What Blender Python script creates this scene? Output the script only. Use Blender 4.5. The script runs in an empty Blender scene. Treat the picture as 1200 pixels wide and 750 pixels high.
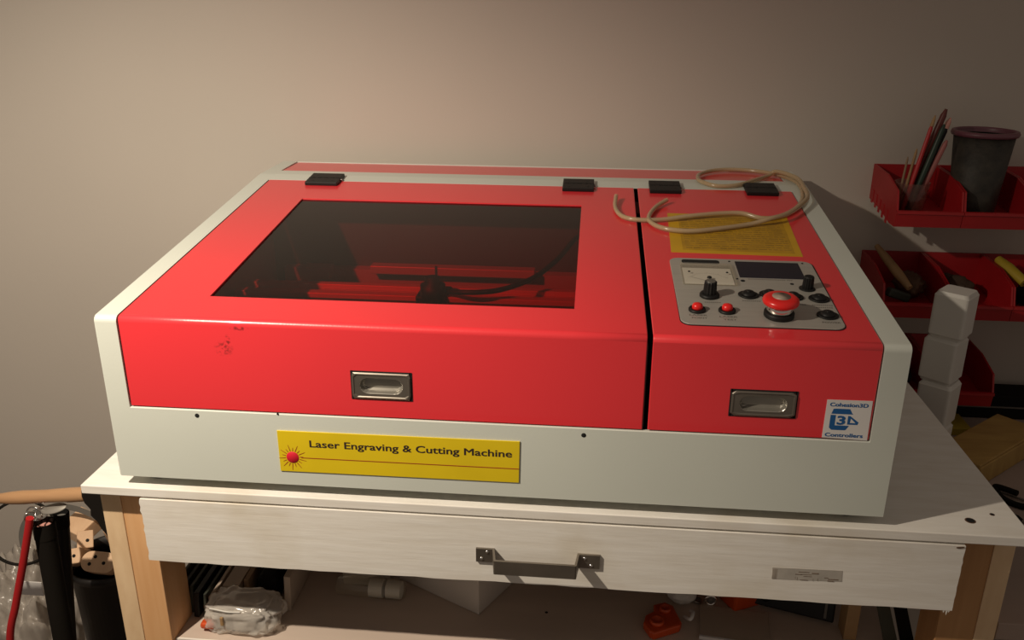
import bpy, bmesh, math, random
from mathutils import Vector, Matrix, Euler, noise
random.seed(7)
C = bpy.context.scene.collection
PI = math.pi

# ------------------------------------------------------------------ camera
cd = bpy.data.cameras.new('camera'); cam = bpy.data.objects.new('camera', cd); C.objects.link(cam)
cam.location = (0.4984, -0.7771, 0.4820)
cam.rotation_euler = (1.2191, -0.0042, 0.0948)
cd.sensor_fit = 'HORIZONTAL'; cd.sensor_width = 36; cd.lens = 1013.2 / 1200 * 36
cd.clip_start = 0.01; cd.clip_end = 30
bpy.context.scene.camera = cam
# ------------------------------------------------------------------ world, lamps, exposure
w = bpy.data.worlds.new('World'); bpy.context.scene.world = w; w.use_nodes = True
w.node_tree.nodes['Background'].inputs[0].default_value = (1.0, 0.83, 0.68, 1)
w.node_tree.nodes['Background'].inputs[1].default_value = 0.16
def lamp(name, kind, loc, energy, col, size, aim=None, angle=None, blend=1.0):
    l = bpy.data.lights.new(name, kind); l.energy = energy; l.color = col
    if kind == 'AREA': l.shape = 'DISK'; l.size = size
    else: l.shadow_soft_size = size
    if kind == 'SPOT': l.spot_size = angle; l.spot_blend = blend
    o = bpy.data.objects.new(name, l); C.objects.link(o); o.location = loc
    if aim: o.rotation_euler = (Vector(aim) - Vector(loc)).to_track_quat('-Z', 'Y').to_euler()
    return o
lamp('desk_lamp_light', 'SPOT', (-0.15, -0.42, 0.75), 48.0, (1.0, 0.865, 0.69), 0.012, aim=(-0.17, -0.08, -0.06), angle=math.radians(138), blend=0.72)
vs = bpy.context.scene.view_settings
vs.view_transform = 'Standard'; vs.look = 'None'; vs.gamma = 1; vs.use_curve_mapping = False
vs.exposure = 0.06

# ------------------------------------------------------------------ materials
def mat(name, col, rough=0.5, metal=0.0, spec=0.5, var=0.0, vscale=6.0, bump=0.0, bscale=200.0, stretch=(1, 1, 1), col2=None, coat=0.0, bdist=0.001):
    m = bpy.data.materials.new(name); m.use_nodes = True
    nt = m.node_tree; b = nt.nodes['Principled BSDF']
    b.inputs['Roughness'].default_value = rough; b.inputs['Metallic'].default_value = metal
    b.inputs['Specular IOR Level'].default_value = spec; b.inputs['Coat Weight'].default_value = coat
    b.inputs['Base Color'].default_value = (*col, 1)
    tc = nt.nodes.new('ShaderNodeTexCoord'); mp = nt.nodes.new('ShaderNodeMapping'); mp.inputs['Scale'].default_value = stretch
    nt.links.new(tc.outputs['Object'], mp.inputs[0])
    if var or col2:
        n = nt.nodes.new('ShaderNodeTexNoise'); n.inputs['Scale'].default_value = vscale; n.inputs['Detail'].default_value = 6
        nt.links.new(mp.outputs[0], n.inputs['Vector'])
        r = nt.nodes.new('ShaderNodeValToRGB'); r.color_ramp.elements[0].position = .3; r.color_ramp.elements[1].position = .7
        c2 = col2 or tuple(min(1, c * (1 + var)) for c in col); c1 = col if col2 else tuple(c * (1 - var) for c in col)
        r.color_ramp.elements[0].color = (*c1, 1); r.color_ramp.elements[1].color = (*c2, 1)
        nt.links.new(n.outputs[0], r.inputs[0]); nt.links.new(r.outputs[0], b.inputs['Base Color'])
    if bump:
        n2 = nt.nodes.new('ShaderNodeTexNoise'); n2.inputs['Scale'].default_value = bscale; n2.inputs['Detail'].default_value = 3
        nt.links.new(mp.outputs[0], n2.inputs['Vector'])
        bp = nt.nodes.new('ShaderNodeBump'); bp.inputs['Strength'].default_value = bump; bp.inputs['Distance'].default_value = bdist
        nt.links.new(n2.outputs[0], bp.inputs['Height']); nt.links.new(bp.outputs[0], b.inputs['Normal'])
    return m
M = {}
M['wall'] = mat('wall_paint', (.49, .44, .39), .9, var=.03, vscale=2.0, bump=.15, bscale=160)
M['floor'] = mat('floor_boards', (.12, .09, .07), .7, var=.3, vscale=8, stretch=(1, 8, 1))
M['red'] = mat('red_powder_coat', (.74, .036, .046), .32, spec=.5, coat=.4, var=.03, vscale=3, bump=.12, bscale=420, bdist=.0006)
M['grey'] = mat('light_grey_powder_coat', (.60, .63, .575), .42, coat=.15, var=.03, vscale=5, bump=.10, bscale=420, bdist=.0006)
M['inner'] = mat('inner_metal', (.060, .055, .052), .5, var=.1)
M['black'] = mat('black_plastic', (.008, .0075, .0075), .5, spec=.3, var=.2)
M['rubber'] = mat('black_rubber', (.011, .0092, .0075), .75, spec=.1, var=.2)
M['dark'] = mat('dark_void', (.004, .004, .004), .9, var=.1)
M['white'] = mat('white_plastic', (.62, .60, .56), .5, var=.05)
M['yellow'] = mat('yellow_sticker', (.70, .52, .010), .4, var=.04, vscale=20)
M['sheet'] = mat('orange_yellow_sheet', (.56, .32, .012), .45, var=.05, vscale=30)
M['olive'] = mat('yellow_warning_print', (.44, .245, .012), .5, var=.15, vscale=60)
M['olive_txt'] = mat('olive_print', (.30, .17, .02), .5, var=.3, vscale=90)
M['ink'] = mat('black_ink', (.03, .016, .012), .6, var=.1)
M['redink'] = mat('red_ink', (.62, .012, .03), .5, var=.1)
M['rustink'] = mat('dark_red_ink', (.33, .05, .01), .5, var=.1)
M['blue'] = mat('blue_ink', (.012, .10, .30), .5, var=.1)
M['greyink'] = mat('grey_ink', (.13, .115, .10), .6, var=.1)
M['paper'] = mat('white_sticker', (.70, .68, .67), .5, var=.04, vscale=15)
M['alu'] = mat('brushed_aluminium', (.46, .44, .40), .40, metal=.40, var=.05, vscale=30, stretch=(1, 12, 1), bump=.05, bscale=300)
M['steel'] = mat('steel', (.42, .40, .37), .32, metal=1, var=.08, vscale=15)
M['gunmetal'] = mat('dull_zinc', (.27, .24, .205), .36, metal=.85, var=.15, vscale=25)
M['cupmetal'] = mat('satin_cup_metal', (.34, .32, .28), .32, metal=.6, var=.1, vscale=40)
M['chrome'] = mat('chrome', (.75, .73, .70), .15, metal=1, var=.03)
M['cap'] = mat('red_plastic_gloss', (.72, .018, .016), .28, var=.03)
M['lcd'] = mat('lcd_dark', (.014, .013, .022), .25, spec=.2, var=.2)
M['redbin'] = mat('red_plastic_bin', (.34, .008, .011), .45, var=.12, vscale=12)
M['pine'] = mat('pine_wood', (.66, .36, .16), .6, col2=(.74, .44, .22), vscale=7, stretch=(14, 14, .9), bump=.1, bscale=60)
M['pine_shaded'] = mat('shaded_pine_wood', (.40, .20, .08), .6, col2=(.48, .26, .11), vscale=7, stretch=(14, 14, .9), bump=.1, bscale=60)  # darker pine copy; drawer shadow on right front leg put into colour
M['ply'] = mat('plywood_edge', (.66, .46, .27), .7, col2=(.76, .56, .35), vscale=22, stretch=(3, 3, 1), bump=.1, bscale=120)
M['block'] = mat('pale_wood_block', (.66, .42, .25), .6, col2=(.76, .52, .33), vscale=12, stretch=(6, 1, 1))
M['handlewood'] = mat('varnished_wood', (.36, .20, .10), .25, col2=(.46, .27, .14), vscale=8, stretch=(1, 9, 9), coat=.3)
M['boxwood'] = mat('brown_board', (.34, .20, .055), .65, col2=(.46, .29, .085), vscale=14, stretch=(1, 5, 1))
M['bench'] = mat('bench_laminate', (.34, .26, .22), .7, var=.15, vscale=6)
M['shelf'] = mat('shelf_board', (.54, .44, .37), .6, var=.06, vscale=5, stretch=(1, 6, 1))
M['shelfedge'] = mat('shelf_edge', (.78, .74, .68), .5, var=.03)
M['orange'] = mat('orange_plastic', (.55, .065, .010), .4, var=.1)
M['bluep'] = mat('blue_plastic', (.02, .10, .28), .45, var=.15)
M['green'] = mat('dark_green_card', (.030, .034, .024), .6, var=.35, vscale=14)
M['card'] = mat('grey_card', (.42, .34, .27), .7, var=.08)
M['cardboard'] = mat('cardboard', (.26, .17, .10), .8, var=.12)
M['whitebox'] = mat('white_card_box', (.58, .53, .48), .6, var=.05)
M['redtube'] = mat('red_rubber', (.42, .015, .018), .4, var=.1)
M['tan'] = mat('tan_wood', (.36, .22, .10), .6, var=.2, vscale=20)
M['brown'] = mat('brown_object', (.11, .055, .028), .7, var=.35, vscale=18)
M['yellowp'] = mat('yellow_plastic', (.45, .33, .03), .5, var=.1)
M['purple'] = mat('purple_rim', (.15, .05, .07), .4, var=.2)
M['brass'] = mat('brass', (.7, .5, .2), .3, metal=1, var=.1)
M['hoop'] = mat('grey_band', (.16, .15, .135), .6, var=.15)
M['pink'] = mat('pink_foam', (.62, .30, .25), .8, var=.2, vscale=60)

def table_paint():
    m = bpy.data.materials.new('white_painted_wood'); m.use_nodes = True; nt = m.node_tree; b = nt.nodes['Principled BSDF']
    b.inputs['Roughness'].default_value = .55
    tc = nt.nodes.new('ShaderNodeTexCoord'); mp = nt.nodes.new('ShaderNodeMapping'); mp.inputs['Scale'].default_value = (2.5, 14, 30)
    n = nt.nodes.new('ShaderNodeTexNoise'); n.inputs['Scale'].default_value = 5; n.inputs['Detail'].default_value = 9; n.inputs['Roughness'].default_value = .65
    r = nt.nodes.new('ShaderNodeValToRGB'); r.color_ramp.elements[0].position = .28; r.color_ramp.elements[0].color = (.73, .69, .63, 1)
    r.color_ramp.elements[1].position = .62; r.color_ramp.elements[1].color = (.81, .785, .74, 1)
    nt.links.new(tc.outputs['Object'], mp.inputs[0]); nt.links.new(mp.outputs[0], n.inputs['Vector']); nt.links.new(n.outputs[0], r.inputs[0])
    n3 = nt.nodes.new('ShaderNodeTexNoise'); n3.inputs['Scale'].default_value = 9; n3.inputs['Detail'].default_value = 4
    nt.links.new(tc.outputs['Object'], n3.inputs['Vector'])
    r3 = nt.nodes.new('ShaderNodeValToRGB'); r3.color_ramp.elements[0].position = .55; r3.color_ramp.elements[1].position = .8
    r3.color_ramp.elements[0].color = (1, 1, 1, 1); r3.color_ramp.elements[1].color = (.86, .82, .74, 1)
    mx = nt.nodes.new('ShaderNodeMix'); mx.data_type = 'RGBA'; mx.blend_type = 'MULTIPLY'; mx.inputs[0].default_value = 1
    nt.links.new(n3.outputs[0], r3.inputs[0]); nt.links.new(r.outputs[0], mx.inputs[6]); nt.links.new(r3.outputs[0], mx.inputs[7]); nt.links.new(mx.outputs[2], b.inputs['Base Color'])
    bp = nt.nodes.new('ShaderNodeBump'); bp.inputs['Strength'].default_value = .25; bp.inputs['Distance'].default_value = .0012
    nt.links.new(n.outputs[0], bp.inputs['Height']); nt.links.new(bp.outputs[0], b.inputs['Normal'])
    return m
M['paint'] = table_paint()

def lid_red():
    # the red coat with the scuffed spot near the left of the flap (wear with a shape of its own)
    m = M['red'].copy(); m.name = 'red_powder_coat_scuffed'; nt = m.node_tree; b = nt.nodes['Principled BSDF']
    src = b.inputs['Base Color'].links[0].from_socket
    g = nt.nodes.new('ShaderNodeNewGeometry'); 
    def spot(cx, cy, cz, rx, ry, rz):
        a = nt.nodes.new('ShaderNodeVectorMath'); a.operation = 'SUBTRACT'; a.inputs[1].default_value = (cx, cy, cz); nt.links.new(g.outputs['Position'], a.inputs[0])
        d = nt.nodes.new('ShaderNodeVectorMath'); d.operation = 'DIVIDE'; d.inputs[1].default_value = (rx, ry, rz); nt.links.new(a.outputs[0], d.inputs[0])
        l = nt.nodes.new('ShaderNodeVectorMath'); l.operation = 'LENGTH'; nt.links.new(d.outputs[0], l.inputs[0])
        mr = nt.nodes.new('ShaderNodeMapRange'); mr.inputs[1].default_value = 1.0; mr.inputs[2].default_value = .35; nt.links.new(l.outputs['Value'], mr.inputs[0])
        return mr.outputs[0]
    s1 = spot(.1335, 0, .1530, .011, .03, .009); s2 = spot(.1385, 0, .1615, .0035, .03, .008); s3 = spot(.152, 0, .1755, .011, .03, .0028)
    ad = nt.nodes.new('ShaderNodeMath'); ad.operation = 'MAXIMUM'; nt.links.new(s1, ad.inputs[0]); nt.links.new(s2, ad.inputs[1])
    ae = nt.nodes.new('ShaderNodeMath'); ae.operation = 'MAXIMUM'; nt.links.new(ad.outputs[0], ae.inputs[0]); nt.links.new(s3, ae.inputs[1])
    n = nt.nodes.new('ShaderNodeTexNoise'); n.inputs['Scale'].default_value = 380; n.inputs['Detail'].default_value = 3; nt.links.new(g.outputs['Position'], n.inputs['Vector'])
    mr = nt.nodes.new('ShaderNodeMapRange'); mr.inputs[1].default_value = .45; mr.inputs[2].default_value = .6; nt.links.new(n.outputs[0], mr.inputs[0])
    mu = nt.nodes.new('ShaderNodeMath'); mu.operation = 'MULTIPLY'; nt.links.new(ae.outputs[0], mu.inputs[0]); nt.links.new(mr.outputs[0], mu.inputs[1])
    mx = nt.nodes.new('ShaderNodeMix'); mx.data_type = 'RGBA'; nt.links.new(mu.outputs[0], mx.inputs[0]); nt.links.new(src, mx.inputs[6]); mx.inputs[7].default_value = (.27, .018, .018, 1)
    nt.links.new(mx.outputs[2], b.inputs['Base Color'])
    return m
M['lidred'] = lid_red()

def filmy(name, tint, gl=.12, rough=.05, fac=None, diff=None):
    m = bpy.data.materials.new(name); m.use_nodes = True; nt = m.node_tree; nt.nodes.clear()
    out = nt.nodes.new('ShaderNodeOutputMaterial'); t = nt.nodes.new('ShaderNodeBsdfTransparent'); t.inputs[0].default_value = (*tint, 1)
    g = nt.nodes.new('ShaderNodeBsdfGlossy'); g.inputs['Roughness'].default_value = rough
    g.inputs['Color'].default_value = (.9, .9, .9, 1)
    f = nt.nodes.new('ShaderNodeFresnel'); f.inputs[0].default_value = 1.45 if 'acrylic' not in name else 1.33
    a = t.outputs[0]
    tc = nt.nodes.new('ShaderNodeTexCoord'); n = nt.nodes.new('ShaderNodeTexNoise'); n.inputs['Scale'].default_value = 40
    nt.links.new(tc.outputs['Object'], n.inputs['Vector'])
    if diff:
        d = nt.nodes.new('ShaderNodeBsdfDiffuse'); d.inputs[0].default_value = (*diff[0], 1)
        mx = nt.nodes.new('ShaderNodeMixShader'); mx.inputs[0].default_value = diff[1]
        nt.links.new(a, mx.inputs[1]); nt.links.new(d.outputs[0], mx.inputs[2]); a = mx.outputs[0]
    bp = nt.nodes.new('ShaderNodeBump'); bp.inputs['Strength'].default_value = .02; bp.inputs['Distance'].default_value = .0005
    nt.links.new(n.outputs[0], bp.inputs['Height']); nt.links.new(bp.outputs[0], g.inputs['Normal'])
    ge = nt.nodes.new('ShaderNodeNewGeometry'); iv = nt.nodes.new('ShaderNodeMath'); iv.operation = 'SUBTRACT'; iv.inputs[0].default_value = 1; nt.links.new(ge.outputs['Backfacing'], iv.inputs[1])
    mu = nt.nodes.new('ShaderNodeMath'); mu.operation = 'MULTIPLY'; nt.links.new(iv.outputs[0], mu.inputs[0]); nt.links.new(f.outputs[0], mu.inputs[1])
    m2 = nt.nodes.new('ShaderNodeMixShader'); nt.links.new(mu.outputs[0], m2.inputs[0]); nt.links.new(a, m2.inputs[1]); nt.links.new(g.outputs[0], m2.inputs[2])
    nt.links.new(m2.outputs[0], out.inputs[0])
    return m
M['smoke'] = filmy('smoked_red_acrylic', (.80, .15, .12), rough=.03)
M['clear'] = filmy('clear_plastic', (.95, .93, .88), rough=.1, diff=((.6, .58, .52), .12))
M['film'] = filmy('clear_film', (.90, .88, .85), rough=.12, diff=((.75, .70, .64), .45))
M['bag'] = filmy('cloudy_film', (.85, .82, .78), rough=.25, diff=((.50, .45, .40), .6))
M['vinyl'] = filmy('yellowed_tube', (.84, .72, .48), rough=.2, diff=((.68, .54, .35), .45))
M['cup'] = filmy('clear_cup', (.92, .88, .84), rough=.08, diff=((.3, .12, .10), .15))

# ------------------------------------------------------------------ mesh helper
class MB:
    def __init__(s, X=None): s.v = []; s.f = []; s.m = []; s.s = []; s.X = X or Matrix.Identity(4)
    def add(s, vs, fs, mi=0, smooth=False, X=None):
        T = s.X @ X if X else s.X; n = len(s.v)
        s.v += [T @ Vector(p) for p in vs]; s.f += [tuple(i + n for i in f) for f in fs]; s.m += [mi] * len(fs); s.s += [smooth] * len(fs)
        return s
    def bm(s, bm, mi=0, smooth=False, X=None):
        bm.verts.index_update(); s.add([v.co.copy() for v in bm.verts], [[v.index for v in f.verts] for f in bm.faces], mi, smooth, X); bm.free(); return s
    def box(s, a, b, bev=0, mi=0, X=None, seg=2):
        bm = bmesh.new(); bmesh.ops.create_cube(bm, size=1)
        c = [(a[i] + b[i]) / 2 for i in range(3)]; d = [abs(b[i] - a[i]) for i in range(3)]
        for v in bm.verts: v.co = Vector([v.co[i] * d[i] + c[i] for i in range(3)])
        if bev: bmesh.ops.bevel(bm, geom=bm.edges[:], offset=bev, segments=seg, profile=.5, affect='EDGES')
        return s.bm(bm, mi, False, X)
    def prism(s, poly, h0, h1, axis=2, bev=0, mi=0, X=None):
        # poly in the two other axes, extruded along axis
        def P(a, b, h): return {2: (a, b, h), 1: (a, h, b), 0: (h, a, b)}[axis]
        bm = bmesh.new(); lo = [bm.verts.new(P(a, b, h0)) for a, b in poly]; hi = [bm.verts.new(P(a, b, h1)) for a, b in poly]
        n = len(poly); bm.faces.new(lo); bm.faces.new(hi[::-1])
        for i in range(n): bm.faces.new((lo[i], hi[i], hi[(i + 1) % n], lo[(i + 1) % n]))
        bmesh.ops.recalc_face_normals(bm, faces=bm.faces[:])
        if bev:
            es = [e for e in bm.edges if len({v.co[axis] for v in e.verts}) == 1 and (bev > 0 or abs(e.verts[0].co[axis] - h1) < 1e-9)]
            bmesh.ops.bevel(bm, geom=es, offset=abs(bev), segments=2, profile=.5, affect='EDGES')
        return s.bm(bm, mi, False, X)
    def lathe(s, prof, c=(0, 0, 0), n=32, mi=0, X=None, smooth=True, sx=1, sy=1, mis=None):
        vs, fs = [], []
        for r, z in prof:
            for k in range(n): vs.append((c[0] + r * sx * math.cos(2 * PI * k / n), c[1] + r * sy * math.sin(2 * PI * k / n), c[2] + z))
        ms = []
        for j in range(len(prof) - 1):
            for k in range(n):
                a, b = j * n + k, j * n + (k + 1) % n; fs.append((a, b, b + n, a + n)); ms.append(mis[j] if mis else mi)
        if prof[0][0] > 0: fs.append(tuple(range(n - 1, -1, -1))); ms.append(mis[0] if mis else mi)
        if prof[-1][0] > 0: fs.append(tuple((len(prof) - 1) * n + k for k in range(n))); ms.append(mis[-1] if mis else mi)
        k0 = len(s.f); s.add(vs, fs, mi, smooth, X); s.m[k0:] = ms; return s
    def tube(s, pts, r, n=10, mi=0, close=False, X=None, rs=None, cap=True, hollow=0):
        pts = [Vector(p) for p in pts]; vs, fs = [], []; N = len(pts); up = None
        for i, p in enumerate(pts):
            if close: t = pts[(i + 1) % N] - pts[i - 1]
            else: t = pts[min(i + 1, N - 1)] - pts[max(i - 1, 0)]
            t.normalize()
            if up is None:
                up = t.orthogonal().normalized()
            up = (up - t * up.dot(t)).normalized(); b = t.cross(up)
            rr = rs[i] if rs else r
            for k in range(n): a = 2 * PI * k / n; vs.append(p + rr * (math.cos(a) * up + math.sin(a) * b))
        for i in range(N if close else N - 1):
            for k in range(n):
                a, b2 = i * n + k, i * n + (k + 1) % n; j = ((i + 1) % N) * n
                fs.append((a, b2, j + (k + 1) % n, j + k))
        s.add(vs, fs, mi, True, X)
        if not close and cap:
            s.add(vs[:n], [tuple(range(n - 1, -1, -1))], mi, False, X); s.add(vs[-n:], [tuple(range(n))], mi, False, X)
        return s
    def build(s, name, mats, parent=None, origin=None, weld=True):
        me = bpy.data.meshes.new(name)
        mats = mats if isinstance(mats, (list, tuple)) else [mats]
        if parent is not None: o0 = Vector((0, 0, 0)); q = parent
        if parent is not None:
            while q is not None: o0 += q.location; q = q.parent
        elif origin is not None: o0 = Vector(origin)
        else:
            xs = [v.x for v in s.v]; ys = [v.y for v in s.v]; zs = [v.z for v in s.v]
            o0 = Vector(((min(xs) + max(xs)) / 2, (min(ys) + max(ys)) / 2, min(zs)))
        me.from_pydata([v - o0 for v in s.v], [], s.f)
        for m in mats: me.materials.append(M[m] if isinstance(m, str) else m)
        for p, mi, sm in zip(me.polygons, s.m, s.s): p.material_index = mi; p.use_smooth = sm
        me.update()
        o = bpy.data.objects.new(name, me); C.objects.link(o)
        if parent is not None: o.parent = parent
        else: o.location = o0
        return o
def tag(o, label=None, cat=None, group=None, kind=None):
    if label: o['label'] = label
    if cat: o['category'] = cat
    if group: o['group'] = group
    if kind: o['kind'] = kind
    return o
def thing(name, label, cat, loc, group=None):
    o = bpy.data.objects.new(name, None); o.empty_display_size = .02; C.objects.link(o); o.location = loc
    return tag(o, label, cat, group)
def rrect(x0, y0, x1, y1, r, n=5):
    pts = []
    for cx, cy, a0 in ((x1 - r, y1 - r, 0), (x0 + r, y1 - r, 90), (x0 + r, y0 + r, 180), (x1 - r, y0 + r, 270)):
        for k in range(n + 1): a = math.radians(a0 + 90 * k / n); pts.append((cx + r * math.cos(a), cy + r * math.sin(a)))
    return pts
def text_mesh(txt, X, width=None, height=.01, off=0.0, bold=0, center=True):
    cu = bpy.data.curves.new('text', 'FONT'); cu.body = txt; cu.size = 1; cu.offset = off; cu.extrude = 0; cu.resolution_u = 3
    cu.align_x = 'LEFT'
    ob = bpy.data.objects.new('text', cu); C.objects.link(ob)
    bpy.context.view_layer.update()
    me = bpy.data.meshes.new_from_object(ob.evaluated_get(bpy.context.evaluated_depsgraph_get()))
    vs = [v.co.copy() for v in me.vertices]; fs = [tuple(p.vertices) for p in me.polygons]
    bpy.data.objects.remove(ob); bpy.data.curves.remove(cu); bpy.data.meshes.remove(me)
    x0 = min(v.x for v in vs); x1 = max(v.x for v in vs)
    sy = height / .73; sx = (width / (x1 - x0)) if width else sy   # cap height of the built-in font is about .73
    V0 = [X @ Vector(((v.x - x0) * sx - ((x1 - x0) * sx / 2 if center else 0), v.y * sy, 0)) for v in vs]
    if not bold: return V0, fs
    ax = (X.to_3x3() @ Vector((1, 0, 0))); ay = (X.to_3x3() @ Vector((0, 1, 0))); az = (X.to_3x3() @ Vector((0, 0, 1))); out, of = [], []
    for k, (dx, dy) in enumerate(((-1, -1), (1, -1), (-1, 1), (1, 1))):
        of += [tuple(i + len(out) for i in f) for f in fs]; out += [v + ax * dx * bold + ay * dy * bold * .6 + az * k * .00001 for v in V0]
    return out, of
def catmull(P, n=6, close=False):
    P = [Vector(p) for p in P]; N = len(P); out = []
    for i in range(N if close else N - 1):
        g = (lambda k: P[k % N]) if close else (lambda k: P[max(0, min(N - 1, k))])
        p0, p1, p2, p3 = g(i - 1), g(i), g(i + 1), g(i + 2)
        for k in range(n):
            t = k / n
            out.append(.5 * ((2 * p1) + (-p0 + p2) * t + (2 * p0 - 5 * p1 + 4 * p2 - p3) * t * t + (-p0 + 3 * p1 - 3 * p2 + p3) * t ** 3))
    if not close: out.append(P[-1])
    return out

# ------------------------------------------------------------------ the setting
ZF = -0.86
MB().box((-2.2, .62, ZF), (2.6, .72, 1.6)).build('wall_back', 'wall')['kind'] = 'structure'
MB().box((-2.2, -1.9, ZF - .05), (2.6, .72, ZF)).build('floor', 'floor')['kind'] = 'structure'

# ------------------------------------------------------------------ work table
TZ, TT = -0.013, 0.0106
TB = TZ - TT
tbl = thing('work_table', 'white painted wooden work table carrying the red and grey machine', 'table', (.45, .3, ZF))
tp = MB().box((-.0454, -.0035, TB), (.9463, .600, TZ), bev=.0010)
tp.build('tabletop', 'paint', tbl)
for hx, hy, hr in ((.895, .023, .0042), (.922, .037, .0020)):
    MB().lathe([(0, .0), (hr * .8, .0), (hr, .00025), (hr * 1.25, .0001), (hr * 1.3, -.0002)], (hx, hy, TZ + .0001), n=16, mis=[0, 0, 1, 1]).build('screw_hole', ['dark', 'brown'], tbl)
def ragged(x0, x1, z0, z1, rag):
    pts = []
    n = 40
    for i in range(n + 1): pts.append((x0 + (x1 - x0) * i / n, z0 + (random.uniform(-.0007, .0007) if 0 < i < n else 0)))
    for i in range(1, 16): pts.append((x1 + random.uniform(-.0005, .0004), z0 + (z1 - z0) * i / 16))
    pts.append((x1, z1)); pts.append((x0, z1))
    for i in range(15, 0, -1): pts.append((x0 + random.uniform(-rag, rag), z0 + (z1 - z0) * i / 16))
    return pts
dw = MB().prism(ragged(.0203, .8826, -.1040, TB - .0022, .0012), -.0045, .0115, axis=1).build('drawer_front', 'paint', tbl)
# torn splinters at the drawer's lower right corner
sp = MB()
for sx, l in ((.8745, .004), (.8775, .0065), (.8795, .0035)): sp.prism([(sx - .0012, -.1035), (sx + .0014, -.1035), (sx + .0002, -.1035 - l)], -.0042, -.003, axis=1)
sp.build('splinter', 'paint', dw)
MB().prism([(.8735, -.0281), (.8770, -.0285), (.8808, -.0275), (.8810, -.0264), (.8765, -.0268), (.8740, -.0272)], -.0052, -.0044, axis=1).build('chipped_patch', 'brown', dw)
MB().box((.03, .0118, -.100), (.042, .45, -.040)).box((.86, .0118, -.100), (.872, .45, -.040)).box((.042, .0118, -.100), (.86, .45, -.095)).box((.042, .44, -.095), (.86, .45, -.04)).build('drawer_box', 'card', tbl)
# worn paper label on the drawer
lb = MB().prism([(.6975, -.0642), (.7675, -.0632), (.7685, -.0765), (.6985, -.0782)], -.00485, -.00455, axis=1).build('worn_label', mat('worn_paper', (.40, .37, .33), .7, var=.12, vscale=60), tbl)
pm = MB()
random.seed(3)
for (a, b, z, h) in ((.724, .735, -.0672, .0009), (.7375, .7445, -.0678, .0016), (.721, .728, -.0702, .0010), (.7265, .7375, -.0700, .0007), (.7295, .738, -.0722, .0007), (.7265, .7345, -.0768, .0008), (.7505, .7545, -.0726, .0009), (.7545, .765, -.0739, .0013), (.754, .7605, -.0760, .0012), (.7395, .7397, -.0750, .003), (.7440, .7443, -.0745, .003), (.7235, .7238, -.074, .004), (.7215, .7217, -.0735, .003)):
    pm.box((a, -.00500, z - h), (b, -.00484, z))
pm.build('print', mat('faded_print', (.17, .13, .10), .7, var=.3, vscale=120), lb)
pm = MB()
for q in range(2): pm.box((.698 + q * .003, -.0050, -.0778), (.7012 + q * .0015, -.00484, -.0655))
pm.build('worn_edge', mat('worn_grey', (.30, .26, .22), .7, var=.2, vscale=90), lb)
# bracket handle: bent strap, two tabs, two screws each
hd = MB(); t = .0026; zt, zb_ = -.0612, -.0775; yo, yb = -.0275, -.0047
hd.prism([(.3890, yb), (.4085, yb), (.4120, yo + t), (.4940, yo + t), (.4965, yb), (.5200, yb), (.5200, yb - t), (.4985, yb - t), (.4960, yo + .0006), (.4945, yo), (.4112, yo), (.4100, yo + .0006), (.4067, yb - t), (.3890, yb - t)], zb_, zt, axis=2)
H = hd.build('drawer_handle', M['gunmetal'], tbl); H['label'] = 'bent flat metal strap handle'
for sx, sz in ((.4010, -.0645), (.3950, -.0730), (.5040, -.0655), (.5110, -.0740)):
    X = Matrix.Translation((sx, yb - t, sz)) @ Matrix.Rotation(PI / 2, 4, 'X')
    MB(X).lathe([(0, .0016), (.0012, .0014), (.0020, .0006), (.0022, -.0001)], n=12).build('screw', 'chrome', H)
# legs: laminated ply strip and pine board
for nm, (sx0, sx1, bx0, bx1) in (('l', (-.0370, -.0140, -.0140, .0200)), ('r', (.9240, .9450, .8850, .9240))):
    lg = MB()
    lg.box((bx0, .0160 if nm == 'l' else .0235, ZF), (bx1, .070, TB), bev=.0008)
    L = lg.build('leg', 'pine' if nm == 'l' else 'pine_shaded', tbl)
    MB().box((sx0, .0150 if nm == 'l' else .0225, ZF), (sx1, .0705, TB), bev=.0006).build('edge_strip', 'ply', L)
for bx0, bx1 in ((-.037, .020), (.883, .9435)):
    MB().box((bx0, .53, ZF), (bx1, .585, TB), bev=.0008).build('leg', 'pine', tbl)
SZ = -0.235
sh = MB().box((.0205, .025, SZ - .016), (.8825, .58, SZ)).build('lower_shelf', 'shelf', tbl)
MB().box((.0205, .0225, SZ - .016), (.8825, .025, SZ + .0002)).build('edge_band', 'shelfedge', sh)
MB().lathe([(0, .0003), (.0018, .0003), (.0020, 0)], (.460, .114, SZ), n=12).build('screw_head', 'dark', sh)

# ------------------------------------------------------------------ the laser machine
W, Hf, yk, Hk, D = .80, .1833, .4742, .2401, .580
SL = (Hk - Hf) / yk; TH = math.atan(SL); CT = math.cos(TH)
XT = Matrix.Translation((0, 0, Hf)) @ Matrix.Rotation(TH, 4, 'X')   # local frame of the sloping top: x, v (along slope), h
def V(y): return y / CT
def topz(y): return Hf + SL * y if y < yk else Hk + .0012 * (y - yk) / (D - yk)
mc = thing('laser_cutter', 'red and light grey laser engraving machine standing on the white table', 'machine', (.4, .29, TZ))
XL, XR, XG0, XG1, ZB, YL = .0242, .7755, .5560, .5612, .0830, .446
def arc(cy, cz, r, a0, a1, n=5): return [(cy + r * math.cos(math.radians(a0 + (a1 - a0) * k / n)), cz + r * math.sin(math.radians(a0 + (a1 - a0) * k / n))) for k in range(n + 1)]
def front_arc(r, inset_y=0, inset_h=0, n=6):
    # fillet between the vertical front (y = inset_y) and the sloping top lowered by inset_h
    cy = inset_y + r; cz = Hf - inset_h / CT + SL * cy - r / CT
    return arc(cy, cz, r, 180, 90 + math.degrees(TH), n)
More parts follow.
